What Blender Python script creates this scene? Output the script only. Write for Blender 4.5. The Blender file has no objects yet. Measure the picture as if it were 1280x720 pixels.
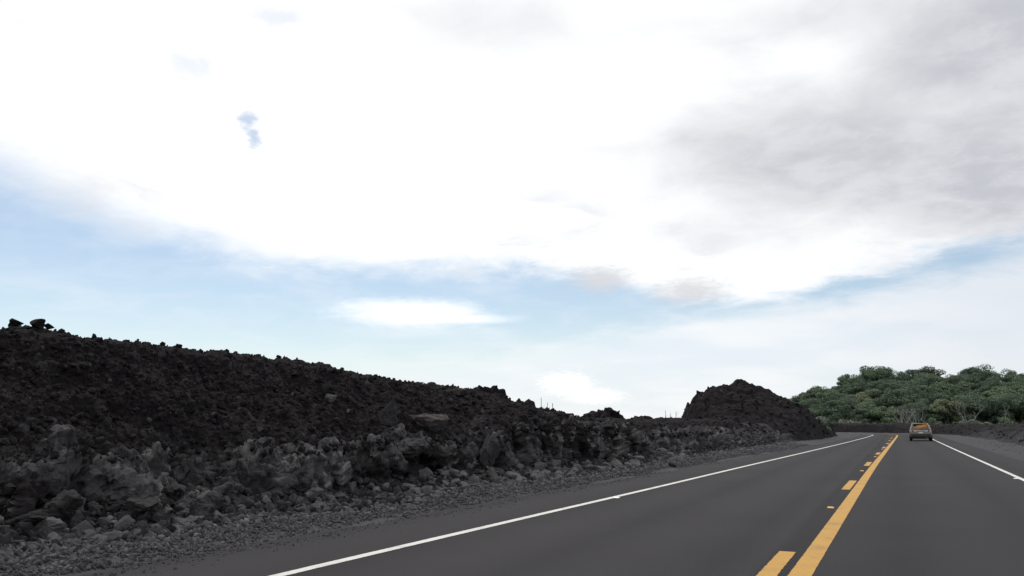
import bpy, math, random
import numpy as np
from mathutils import Matrix, Vector
random.seed(7); RNG = np.random.default_rng(11)
SC = bpy.context.scene
COL = SC.collection
rad = math.radians

# ------------------------------------------------------------------ camera frame (used to place the survey points)
FPX, CAMH = 1000.0, 1.4
TH = math.atan(171/FPX); PSI = math.atan(486/math.hypot(FPX, 171))
_Fh = np.array([-math.sin(PSI), math.cos(PSI), 0]); CR = np.array([math.cos(PSI), math.sin(PSI), 0]); _Z = np.array([0, 0, 1.])
CF = _Fh*math.cos(TH)+_Z*math.sin(TH); CU = _Z*math.cos(TH)-_Fh*math.sin(TH)
def ray(x, y): return CF*FPX+CR*(x-640)+CU*(360-y)
def gnd(x, y, z=0.0):
    d = ray(x, y); return d*((z-CAMH)/d[2])+np.array([0, 0, CAMH])
def at(x, y, X=None, Y=None):
    d = ray(x, y); k = X/d[0] if X is not None else Y/d[1]; return d*k+np.array([0, 0, CAMH])
def proj(P):
    v = P-np.array([0, 0, CAMH]); zf = v@CF
    return 640+FPX*(v@CR)/zf, 360-FPX*(v@CU)/zf, zf
def azel(x, y):
    d = ray(x, y); return math.degrees(math.atan2(d[0], d[1])), math.degrees(math.asin(d[2]/np.linalg.norm(d)))

# ------------------------------------------------------------------ noise (numpy)
def _hash(ix, iy, iz, seed):
    h = (ix.astype(np.int64)*374761393+iy.astype(np.int64)*668265263+iz.astype(np.int64)*2147483647+seed*974634777) & 0xFFFFFFFF
    h = ((h ^ (h >> 13))*1274126177) & 0xFFFFFFFF
    h = ((h ^ (h >> 16))*2246822519) & 0xFFFFFFFF
    return h ^ (h >> 15)
def rnd(ix, iy, iz, seed): return (_hash(ix, iy, iz, seed) & 0xFFFFFF)/float(0xFFFFFF)
def vnoise(P, seed=0):
    i = np.floor(P); f = P-i; f = f*f*(3-2*f); i = i.astype(np.int64)
    out = 0
    for dx in (0, 1):
        wx = f[:, 0] if dx else 1-f[:, 0]
        for dy in (0, 1):
            wy = f[:, 1] if dy else 1-f[:, 1]
            for dz in (0, 1):
                wz = f[:, 2] if dz else 1-f[:, 2]
                out = out+wx*wy*wz*rnd(i[:, 0]+dx, i[:, 1]+dy, i[:, 2]+dz, seed)
    return out*2-1
def fbm(P, octv=4, seed=0, gain=0.5):
    a, s, out = 1.0, 1.0, 0
    for o in range(octv):
        out = out+a*vnoise(P*s+o*17.3, seed+o); a *= gain; s *= 2.03
    return out
def worley(P, seed=0):
    """nearest and second distance, the vector from the nearest cell centre, and three random numbers of that cell"""
    i = np.floor(P).astype(np.int64); n = len(P)
    f1 = np.full(n, 9.); f2 = np.full(n, 9.); vec = np.zeros((n, 3)); cid = np.zeros((n, 3), np.int64)
    for dx in (-1, 0, 1):
        for dy in (-1, 0, 1):
            for dz in (-1, 0, 1):
                c = i+np.array([dx, dy, dz])
                q = np.stack([c[:, k]+0.1+0.8*rnd(c[:, 0], c[:, 1], c[:, 2], seed+k) for k in range(3)], 1)
                v = P-q; d = np.sqrt((v*v).sum(1))
                nr = d < f1
                f2 = np.where(nr, f1, np.minimum(f2, d)); f1 = np.where(nr, d, f1)
                vec[nr] = v[nr]; cid[nr] = c[nr]
    r = np.stack([rnd(cid[:, 0], cid[:, 1], cid[:, 2], seed+50+k) for k in range(4)], 1)
    return f1, f2, vec, r
def blocks(P, size, seed, tilt=0.6):
    """faceted broken-rock displacement in -1..1: every cell is a tilted plane with a crack round it"""
    f1, f2, v, r = worley(P/size, seed)
    d = (r[:, 0]-0.5)*1.2+tilt*((r[:, 1]-.5)*v[:, 0]+(r[:, 2]-.5)*v[:, 1]+(r[:, 3]-.5)*v[:, 2])*2.2
    crack = np.clip((f2-f1)/0.12, 0, 1)
    return d-0.5*(1-crack), r[:, 0], crack
def softblocks(P, size, seed, tilt=.8, k=11.0):
    """like blocks, with each facet easing into its neighbours so the sides of a block are not torn"""
    Q = P/size; i = np.floor(Q).astype(np.int64); W = 0; S = 0; C = 0; B = 0
    for dx in (-1, 0, 1):
        for dy in (-1, 0, 1):
            for dz in (-1, 0, 1):
                c = i+np.array([dx, dy, dz])
                q = np.stack([c[:, j]+0.1+0.8*rnd(c[:, 0], c[:, 1], c[:, 2], seed+j) for j in range(3)], 1)
                v = Q-q; d = np.sqrt((v*v).sum(1)); w = np.exp(-k*d)
                r = [rnd(c[:, 0], c[:, 1], c[:, 2], seed+50+j) for j in range(4)]
                S = S+w*((r[0]-.5)*1.3+tilt*2.2*((r[1]-.5)*v[:, 0]+(r[2]-.5)*v[:, 1]+(r[3]-.5)*v[:, 2])); C = C+w*r[0]; W = W+w; B = np.maximum(B, w)
    return S/W, C/W, 1-sstep(.50, .85, B/W)
def lumps(P, size, seed):
    f1, f2, v, r = worley(P/size, seed)
    return (0.75-f1)*(0.5+r[:, 0]), r[:, 1]
def sstep(a, b, x):
    t = np.clip((x-a)/(b-a), 0, 1); return t*t*(3-2*t)

# ------------------------------------------------------------------ mesh helpers
def link(o, parent=None):
    COL.objects.link(o)
    if parent is not None: o.parent = parent
    return o
def np_mesh(name, V, F, attrs=None, smooth=False, uv=None):
    me = bpy.data.meshes.new(name)
    V = np.asarray(V, np.float32); F = np.asarray(F, np.int32); k = F.shape[1]
    me.vertices.add(len(V)); me.vertices.foreach_set('co', V.ravel())
    me.loops.add(F.size); me.loops.foreach_set('vertex_index', F.ravel())
    me.polygons.add(len(F)); me.polygons.foreach_set('loop_start', np.arange(0, F.size, k, dtype=np.int32))
    me.polygons.foreach_set('use_smooth', np.full(len(F), bool(smooth)))
    me.update(calc_edges=True)
    for an, a in (attrs or {}).items():
        t = me.attributes.new(an, 'FLOAT', 'POINT'); t.data.foreach_set('value', np.asarray(a, np.float32))
    if uv is not None:
        l = me.uv_layers.new(name='UVMap'); l.data.foreach_set('uv', np.asarray(uv, np.float32)[F.ravel()].ravel())
    me.validate()
    return me
def obj(name, me, mat=None, parent=None):
    o = bpy.data.objects.new(name, me)
    if mat is not None:
        me.materials.clear(); me.materials.append(mat)
    return link(o, parent)
def tag(o, label=None, cat=None, group=None, kind=None):
    if label: o['label'] = label
    if cat: o['category'] = cat
    if group: o['group'] = group
    if kind: o['kind'] = kind
    return o
def empty(name, loc, rz=0):
    o = bpy.data.objects.new(name, None); o.location = loc; o.rotation_euler = (0, 0, rz); o.empty_display_size = .3
    return link(o)
def grid_faces(nu, nv, flip=False):
    a = (np.arange(nu-1)[:, None]*nv+np.arange(nv-1)[None, :]).ravel()
    f = np.stack([a, a+nv, a+nv+1, a+1], 1)
    return f[:, ::-1] if flip else f
class MB:
    """collects boxes, tubes and loose quads into one mesh"""
    def __init__(s): s.v = []; s.f = []
    def add(s, vs, fs):
        b = len(s.v); s.v += [tuple(map(float, p)) for p in vs]; s.f += [tuple(b+i for i in f) for f in fs]
    def box(s, c, d, rz=0):
        cx, cy, cz = c; x, y, z = d[0]/2, d[1]/2, d[2]/2; vs = []
        for sx, sy, sz in ((-1,-1,-1),(1,-1,-1),(1,1,-1),(-1,1,-1),(-1,-1,1),(1,-1,1),(1,1,1),(-1,1,1)):
            px, py = sx*x, sy*y
            vs.append((cx+px*math.cos(rz)-py*math.sin(rz), cy+px*math.sin(rz)+py*math.cos(rz), cz+sz*z))
        s.add(vs, [(0,3,2,1),(4,5,6,7),(0,1,5,4),(1,2,6,5),(2,3,7,6),(3,0,4,7)])
    def tube(s, pts, radii, n=6):
        pts = [Vector(p) for p in pts]; rings = []
        for i, p in enumerate(pts):
            t = (pts[min(i+1, len(pts)-1)]-pts[max(i-1, 0)]).normalized()
            a = t.orthogonal().normalized(); b = t.cross(a)
            rings.append([p+(a*math.cos(2*math.pi*k/n)+b*math.sin(2*math.pi*k/n))*radii[i] for k in range(n)])
        fs = [(i*n+k, i*n+(k+1) % n, (i+1)*n+(k+1) % n, (i+1)*n+k) for i in range(len(pts)-1) for k in range(n)]
        fs += [tuple(range(n))[::-1], tuple((len(pts)-1)*n+k for k in range(n))]
        s.add([v for r in rings for v in r], fs)
    def slab(s, quad, t):
        q = [Vector(p) for p in quad]; nrm = (q[1]-q[0]).cross(q[-1]-q[0]).normalized()*t; n = len(q)
        s.add([p for p in q]+[p+nrm for p in q], [tuple(range(n))[::-1], tuple(range(n, 2*n))]+[(i, (i+1) % n, n+(i+1) % n, n+i) for i in range(n)])
    def build(s, name, mat, parent=None, smooth=False, bevel=0):
        me = bpy.data.meshes.new(name); me.from_pydata(s.v, [], s.f); me.validate()
        if smooth: me.polygons.foreach_set('use_smooth', [True]*len(me.polygons))
        o = obj(name, me, mat, parent)
        if bevel:
            m = o.modifiers.new('edge', 'BEVEL'); m.width = bevel; m.segments = 2; m.limit_method = 'ANGLE'
        return o

# ------------------------------------------------------------------ materials
class NT:
    def __init__(s, tree): s.t = tree; s.n = tree.nodes; s.l = tree.links
    def node(s, typ, **kw):
        nd = s.n.new(typ)
        for k, v in kw.items(): setattr(nd, k, v)
        return nd
    def put(s, sock, v):
        if hasattr(v, 'is_output'): s.l.new(v, sock)
        elif v is not None: sock.default_value = v
    def m(s, op, a, b=None, c=None, clamp=False):
        nd = s.node('ShaderNodeMath', operation=op, use_clamp=clamp)
        for i, v in enumerate((a, b, c)):
            if v is not None: s.put(nd.inputs[i], v)
        return nd.outputs[0]
    def vm(s, op, a, b=None):
        nd = s.node('ShaderNodeVectorMath', operation=op); s.put(nd.inputs[0], a)
        if b is not None: s.put(nd.inputs[1], b)
        return nd.outputs[0]
    def ss(s, x, a, b):
        nd = s.node('ShaderNodeMapRange', interpolation_type='SMOOTHSTEP'); s.put(nd.inputs[0], x)
        s.put(nd.inputs[1], a); s.put(nd.inputs[2], b); nd.inputs[3].default_value = 0; nd.inputs[4].default_value = 1
        return nd.outputs[0]
    def mapr(s, x, a, b, c, d):
        nd = s.node('ShaderNodeMapRange'); s.put(nd.inputs[0], x)
        for i, v in enumerate((a, b, c, d)): nd.inputs[i+1].default_value = v
        return nd.outputs[0]
    def mix(s, f, a, b):
        nd = s.node('ShaderNodeMix', data_type='RGBA'); s.put(nd.inputs[0], f)
        for i, v in ((6, a), (7, b)):
            s.put(nd.inputs[i], v if hasattr(v, 'is_output') else (*v, 1))
        return nd.outputs[2]
    def noise(s, vec, scale, detail=4, rough=.55, dist=0):
        nd = s.node('ShaderNodeTexNoise'); s.put(nd.inputs['Vector'], vec)
        nd.inputs['Scale'].default_value = scale; nd.inputs['Detail'].default_value = detail
        nd.inputs['Roughness'].default_value = rough; nd.inputs['Distortion'].default_value = dist
        return nd.outputs[0]
    def attr(s, name):
        return s.node('ShaderNodeAttribute', attribute_name=name).outputs['Fac']
def material(name):
    m = bpy.data.materials.new(name); m.use_nodes = True
    t = NT(m.node_tree); b = m.node_tree.nodes['Principled BSDF']
    return m, t, b
def simple(name, col, rough=.6, metal=0, spec=.5, var=0.12, scale=8, coat=0):
    m, t, b = material(name)
    co = t.node('ShaderNodeTexCoord').outputs['Object']
    n = t.noise(co, scale, 3)
    b.inputs['Base Color'].default_value = (*col, 1)
    t.put(b.inputs['Base Color'], t.mix(n, tuple(c*(1-var) for c in col), tuple(c*(1+var) for c in col)))
    b.inputs['Roughness'].default_value = rough; b.inputs['Metallic'].default_value = metal
    b.inputs['Specular IOR Level'].default_value = spec; b.inputs['Coat Weight'].default_value = coat
    return m
def bump(t, b, h, strength, dist):
    bp = t.node('ShaderNodeBump'); bp.inputs['Strength'].default_value = strength; bp.inputs['Distance'].default_value = dist
    t.put(bp.inputs['Height'], h); t.l.new(bp.outputs[0], b.inputs['Normal'])

CLK_A, CLK_B = (.0050, .0042, .0050), (.0162, .0135, .0152)
GRY_A, GRY_B = (.014, .0135, .0155), (.080, .077, .083)
def rock_mat(name, lift=1.0):
    # 'rock' is 1 on dense grey basalt, 0 on brown-black clinker; 'cell' is the shade of each broken block
    m, t, b = material(name)
    P = t.node('ShaderNodeNewGeometry').outputs['Position']
    rock, cell = t.attr('rock'), t.attr('cell')
    n1, n2 = t.noise(P, 1.3, 5), t.noise(P, 14, 5, .65)
    k = t.m('ADD', t.m('MULTIPLY', n2, .7), t.m('MULTIPLY', cell, .5), clamp=True)
    clk = t.mix(k, CLK_A, CLK_B)
    clk = t.mix(t.m('MULTIPLY', t.ss(n1, .5, .75), .5), clk, (.0135, .0115, .0122))
    gry = t.mix(k, tuple(c*lift for c in GRY_A), tuple(c*lift for c in GRY_B))
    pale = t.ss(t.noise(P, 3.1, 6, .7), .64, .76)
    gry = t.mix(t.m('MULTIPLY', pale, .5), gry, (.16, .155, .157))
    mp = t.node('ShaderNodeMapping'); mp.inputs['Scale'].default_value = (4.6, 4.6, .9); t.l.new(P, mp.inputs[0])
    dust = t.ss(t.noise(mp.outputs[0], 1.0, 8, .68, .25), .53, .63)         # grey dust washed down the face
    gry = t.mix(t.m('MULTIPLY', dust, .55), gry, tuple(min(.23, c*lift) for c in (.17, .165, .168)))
    c = t.mix(rock, clk, gry)
    # mineral deposit and light caught on facet edges, painted pale along the joints
    t.put(b.inputs['Base Color'], t.mix(t.m('MULTIPLY', t.attr('crust_edge_light'), .85), c, (.27, .26, .255)))
    b.inputs['Roughness'].default_value = .93; b.inputs['Specular IOR Level'].default_value = .10
    bump(t, b, t.m('ADD', t.noise(P, 30, 6, .7), t.noise(P, 7, 5, .7)), .8, .05)
    return m
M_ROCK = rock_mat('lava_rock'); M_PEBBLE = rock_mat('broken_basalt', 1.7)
def stone_mat(name, a, c):
    m, t, b = material(name)
    co = t.node('ShaderNodeTexCoord').outputs['Object']
    r = t.node('ShaderNodeObjectInfo').outputs['Random']
    n = t.noise(co, 5, 6, .68)
    k = t.m('ADD', t.m('MULTIPLY', n, .55), t.m('MULTIPLY', r, .45), clamp=True)
    t.put(b.inputs['Base Color'], t.mix(k, a, c))
    b.inputs['Roughness'].default_value = .92; b.inputs['Specular IOR Level'].default_value = .2
    bump(t, b, t.noise(co, 6, 8, .72), .9, .12)
    return m
M_STONE = stone_mat('grey_basalt', (.05, .048, .052), (.21, .203, .21))
M_DARKSTONE = stone_mat('black_clinker_stone', (.006, .0055, .006), (.020, .018, .019))
M_BLOCK = stone_mat('weathered_basalt_block', (.014, .0135, .0155), (.085, .081, .086))
M_PINK = stone_mat('pinkish_basalt', (.032, .028, .029), (.125, .108, .106))
def gravel_mat(name, a, c):
    m, t, b = material(name)
    P = t.node('ShaderNodeNewGeometry').outputs['Position']
    n0, n1, n2 = t.noise(P, .7, 4), t.noise(P, 9, 5, .7), t.noise(P, 45, 4, .7)
    k = t.m('ADD', t.m('MULTIPLY', n0, .35), t.m('ADD', t.m('MULTIPLY', t.ss(n1, .3, .7), .3), t.m('MULTIPLY', t.ss(n2, .35, .7), .35)), clamp=True)
    t.put(b.inputs['Base Color'], t.mix(k, a, c))
    b.inputs['Roughness'].default_value = .95; b.inputs['Specular IOR Level'].default_value = .15
    bump(t, b, n2, .9, .02)
    return m
M_GRAVEL = gravel_mat('grey_gravel', (.026, .0252, .0275), (.090, .087, .093))
M_CINDER = gravel_mat('cinder_ground', (.018, .016, .017), (.055, .050, .052))
def asphalt_mat():
    m, t, b = material('asphalt')
    uv = t.node('ShaderNodeUVMap').outputs[0]
    P = t.node('ShaderNodeNewGeometry').outputs['Position']
    sx = t.node('ShaderNodeSeparateXYZ'); t.l.new(uv, sx.inputs[0]); u, v = sx.outputs[0], sx.outputs[1]
    cv = t.node('ShaderNodeCombineXYZ'); t.put(cv.inputs[0], u); t.put(cv.inputs[1], t.m('MULTIPLY', v, .05))
    streak = t.noise(cv.outputs[0], 1.6, 4, .55)
    cloud = t.noise(P, .35, 4)
    grain = t.noise(P, 120, 2, .8); agg = t.noise(P, 38, 4, .75)
    # wheel paths polished by traffic, two per lane
    w = t.m('ABSOLUTE', t.m('SINE', t.m('MULTIPLY', t.m('SUBTRACT', u, .05), math.pi/1.75)))
    k = t.m('ADD', t.m('MULTIPLY', streak, .5), t.m('ADD', t.m('MULTIPLY', cloud, .35), t.m('MULTIPLY', w, .20)))
    k = t.m('ADD', t.m('MULTIPLY', t.m('SUBTRACT', k, .45), 2.3), .4, clamp=True)
    c = t.mix(k, (.0205, .0192, .0212), (.0375, .0352, .0383))
    c = t.mix(t.m('MULTIPLY', t.ss(agg, .54, .74), .55), c, (.088, .085, .089))
    c = t.mix(t.m('MULTIPLY', t.ss(grain, .5, .8), .35), c, (.016, .015, .0165))
    c = t.mix(t.m('MULTIPLY', t.ss(u, -1.1, -.7), .16), c, (.018, .0166, .0186))     # right lane darkened in colour for its weaker sky sheen
    seam = t.m('MULTIPLY', t.m('MULTIPLY', t.ss(u, -1.32, -1.16), t.ss(u, -.74, -.84)), t.mapr(streak, .3, .7, .35, .75))
    c = t.mix(seam, c, (.016, .0145, .016))                            # sealed joint between the two lanes
    t.put(b.inputs['Base Color'], c)
    t.put(b.inputs['Roughness'], t.m('ADD', .80, t.m('MULTIPLY', streak, .2)))
    b.inputs['Specular IOR Level'].default_value = .14
    bump(t, b, t.m('ADD', agg, grain), .5, .006)
    return m
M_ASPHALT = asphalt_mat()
def paint_mat(name, col, worn):
    m, t, b = material(name)
    P = t.node('ShaderNodeNewGeometry').outputs['Position']
    n, g = t.noise(P, 2.4, 5, .65), t.noise(P, 60, 4, .75)
    k = t.m('MULTIPLY', t.ss(t.m('ADD', t.m('MULTIPLY', n, .45), t.m('MULTIPLY', g, .55)), .50, .66), worn)
    c = t.mix(t.noise(P, .9, 3), tuple(x*.88 for x in col), col)
    t.put(b.inputs['Base Color'], t.mix(k, c, (.07, .066, .062)))
    b.inputs['Roughness'].default_value = .75; b.inputs['Specular IOR Level'].default_value = .3
    bump(t, b, g, .3, .003)
    return m
M_WHITE = paint_mat('white_road_paint', (.62, .612, .58), .6)
M_YELLOW = paint_mat('yellow_road_paint', (.475, .265, .058), .6)

def leaf_mat(name, lo, hi):
    m, t, b = material(name)
    r = t.node('ShaderNodeObjectInfo').outputs['Random']
    cl = t.attr('clump')
    P = t.node('ShaderNodeTexCoord').outputs['Object']
    k = t.m('ADD', t.m('MULTIPLY', cl, .55), t.m('ADD', t.m('MULTIPLY', r, .30), t.m('MULTIPLY', t.noise(P, 1.5, 3), .2)), clamp=True)
    t.put(b.inputs['Base Color'], t.mix(k, lo, hi))
    b.inputs['Roughness'].default_value = .65; b.inputs['Specular IOR Level'].default_value = .25
    tr = t.node('ShaderNodeBsdfTranslucent'); t.put(tr.inputs[0], t.mix(k, lo, hi))
    mx = t.node('ShaderNodeMixShader'); mx.inputs[0].default_value = .25
    t.l.new(b.outputs[0], mx.inputs[1]); t.l.new(tr.outputs[0], mx.inputs[2])
    t.l.new(mx.outputs[0], m.node_tree.nodes['Material Output'].inputs[0])
    return m
M_LEAF_DARK = leaf_mat('dark_foliage', (.058, .088, .060), (.122, .168, .106))
M_LEAF_MID = leaf_mat('green_foliage', (.080, .113, .069), (.165, .218, .123))
M_LEAF_PALE = leaf_mat('pale_foliage', (.105, .13, .08), (.235, .262, .155))
M_LEAF_GREY = leaf_mat('grey_green_foliage', (.105, .122, .104), (.225, .25, .205))
M_BARK = simple('bark', (.05, .044, .038), .9, spec=.2, var=.4)
M_PALEBARK = simple('pale_bare_wood', (.24, .236, .228), .85, spec=.2, var=.3)
M_DEADWOOD = simple('weathered_dead_wood', (.20, .19, .185), .9, spec=.2, var=.3)
M_HILL = gravel_mat('hill_undergrowth', (.05, .066, .045), (.10, .125, .08))

# ------------------------------------------------------------------ paths
R_ARC, Y_ARC = 60.0, 120.0
def track(xs, ys, off_arc, back=-45):
    """a line on the road: surveyed (x at y) up to the bend, then an arc to the left and a straight westward run"""
    Y = np.concatenate([np.arange(back, 0, 2.), np.arange(0, Y_ARC, .75)])
    X = np.interp(Y, ys, xs)
    kern = np.ones(21)/21; Xp = np.pad(X, 10, mode='edge'); X = np.convolve(Xp, kern, 'valid')
    cx = -0.5-R_ARC; r = R_ARC+off_arc
    ph = np.radians(np.arange(0, 96, 1.5))
    ax, ay = cx+r*np.cos(ph), Y_ARC+r*np.sin(ph)
    t = np.arange(2, 90, 2.); dx, dy = -math.sin(ph[-1]), math.cos(ph[-1])
    sel = Y < Y_ARC-6
    return np.stack([np.concatenate([X[sel], ax, ax[-1]+dx*t]), np.concatenate([Y[sel], ay, ay[-1]+dy*t])], 1)
def resample(p, step):
    s = np.concatenate([[0], np.cumsum(np.hypot(*np.diff(p, axis=0).T))]); q = np.arange(0, s[-1], step)
    return np.stack([np.interp(q, s, p[:, 0]), np.interp(q, s, p[:, 1])], 1), q
def normals2(p):
    d = np.gradient(p, axis=0); d /= np.hypot(d[:, 0], d[:, 1])[:, None]
    return np.stack([d[:, 1], -d[:, 0]], 1)                # to the right of travel
LINE_L = track([-5.45, -5.45, -5.33, -5.14, -5.0, -4.6, -4.0, -3.6, -3.5], [-50, 6, 10, 15, 25, 42, 71, 100, 120], -3.0)
LINE_Y = track([-.96, -.96, -.96, -.82, -.60, -.5], [-50, 8, 29, 55, 94, 120], 0.0)
LINE_R = track([2.75, 2.75, 2.70, 2.70, 2.75, 2.8], [-50, 24, 48, 81, 100, 120], 3.3)
EDGE_L = track([-7.2, -7.15, -7.08, -6.92, -6.5, -5.9, -5.2, -5.0, -4.9], [-50, 5, 9, 13, 33, 52, 71, 100, 120], -4.4)
EDGE_R = track([4.3, 4.3, 4.2, 4.1, 4.2, 4.3], [-50, 24, 48, 81, 100, 120], 4.9)

# ------------------------------------------------------------------ the setting: ground, road, shoulders, markings
def sheet_between(pa, pb, n, zf, name, mat, step=1.0, jit=None):
    m = 700
    def re(p):
        s = np.concatenate([[0], np.cumsum(np.hypot(*np.diff(p, axis=0).T))]); q = np.linspace(0, s[-1], m)
        return np.stack([np.interp(q, s, p[:, 0]), np.interp(q, s, p[:, 1])], 1), q
    a, sa = re(pa); b, _ = re(pb); t = np.linspace(0, 1, n)
    P = a[:, None, :]*(1-t)[None, :, None]+b[:, None, :]*t[None, :, None]
    V = np.concatenate([P, np.zeros((m, n, 1))], 2).reshape(-1, 3); V[:, 2] = zf(V, np.tile(t, m))
    w = np.hypot(*(b-a).T)
    uv = np.stack([(t[None, :]*w[:, None]+a[:, :1]).ravel(), np.repeat(sa, n)], 1)
    return tag(obj(name, np_mesh(name, V, grid_faces(m, n, True), uv=uv, smooth=True), mat), kind='structure')
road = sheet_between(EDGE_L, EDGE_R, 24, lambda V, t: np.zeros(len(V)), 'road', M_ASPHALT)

g = np.concatenate([-np.geomspace(6000, 60, 24), np.linspace(-50, 50, 41), np.geomspace(60, 6000, 24)])
GX, GY = np.meshgrid(g, g+60, indexing='ij')
GV = np.stack([GX.ravel(), GY.ravel(), np.full(GX.size, -.30)], 1)
far = sstep(150, 900, np.hypot(GV[:, 0], GV[:, 1]-60)); GV[:, 2] += far*fbm(GV*.004, 3, 5)*1.2
tag(obj('ground', np_mesh('ground', GV, grid_faces(len(g), len(g), True), smooth=True), M_CINDER), kind='structure')

def ribbon(path, width, name, mat, z=.004, s0=None, s1=None, ragged=0.0018, step=.06, y0=None, y1=None):
    p, s = resample(path, step); n = normals2(p)
    if y0 is not None:
        k = (p[:, 1] >= y0) & (p[:, 1] <= y1); p, n, s = p[k], n[k], s[k]
    wl = width/2+RNG.normal(0, ragged, len(p)); wr = width/2+RNG.normal(0, ragged, len(p))
    V = np.concatenate([np.concatenate([p-n*wl[:, None], np.full((len(p), 1), z)], 1)[:, None], np.concatenate([p+n*wr[:, None], np.full((len(p), 1), z)], 1)[:, None]], 1).reshape(-1, 3)
    return tag(obj(name, np_mesh(name, V, grid_faces(len(p), 2, True)), mat), kind='structure')
ribbon(LINE_L, .135, 'edge_line', M_WHITE); ribbon(LINE_R, .125, 'edge_line', M_WHITE)
ribbon(LINE_Y, .205, 'centre_line', M_YELLOW)
yx = lambda y: np.interp(y, LINE_Y[:110, 1], LINE_Y[:110, 0])
DASH_W = .175
for y1 in (9.75, 22.6, 34.0, 45.8, 57.5, 69.5, 81.5, 93.5, 105.5):
    L = 3.2
    p = np.array([[yx(y)-np.interp(y1, [9, 22], [.285, .235]), y] for y in np.arange(y1-L, y1+.01, .2)])
    ribbon(p, DASH_W, 'centre_dash', M_YELLOW, step=.06, ragged=.003)

# gravel shoulders rise out of the ragged asphalt edge
FOOT = track([-8.9, -8.85, -8.5, -8.25, -8.05, -7.95, -8.0, -7.9, -7.4, -6.6, -6.2], [-50, 5.9, 9.5, 13, 18.7, 25, 33, 42, 69, 104, 120], -5.6)
def shoulder_z(V, t, zend, nn):
        V = V*np.array([1, 1, 0.])
        t = np.clip(t*(1.78 if nn > 50 else 1), 0, 1)
        return -.035+.05*sstep(0, .22, t)+zend*t**1.6+.012*fbm(V*2.2, 4, 3)+.045*fbm(V*np.array([.9, .7, 1]), 4, 9)
def shoulder(a, b, name, zend, nn=46):
    return sheet_between(a, b, nn, lambda V, t: shoulder_z(V, t, zend, nn), name, M_GRAVEL)
nl = normals2(EDGE_L); nf = normals2(FOOT); nr_ = normals2(EDGE_R)
shoulder(EDGE_L+nl*.35, FOOT-nf*4.0, 'gravel_shoulder', .16, 70)
shoulder(EDGE_R-nr_*.3, EDGE_R+nr_*4.0, 'gravel_shoulder', .10)

# ------------------------------------------------------------------ lava banks
SURF = []          # (points, name) for seating rocks
def finish_bank(name, V, nu, nv, rock, cell, flip=False, crust_edge_light=None):
    o = obj(name, np_mesh(name, V, grid_faces(nu, nv, flip), {'rock': np.clip(rock, 0, 1), 'cell': cell, 'crust_edge_light': np.zeros(len(V)) if crust_edge_light is None else crust_edge_light}, smooth=False), M_ROCK)
    SURF.append(V); tag(o, kind='structure'); return o
def grid_normals(V, nu, nv):
    G = V.reshape(nu, nv, 3); a = np.gradient(G, axis=0); b = np.gradient(G, axis=1)
    n = np.cross(a, b); n /= np.maximum(np.linalg.norm(n, axis=2, keepdims=True), 1e-9); return n.reshape(-1, 3)

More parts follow.
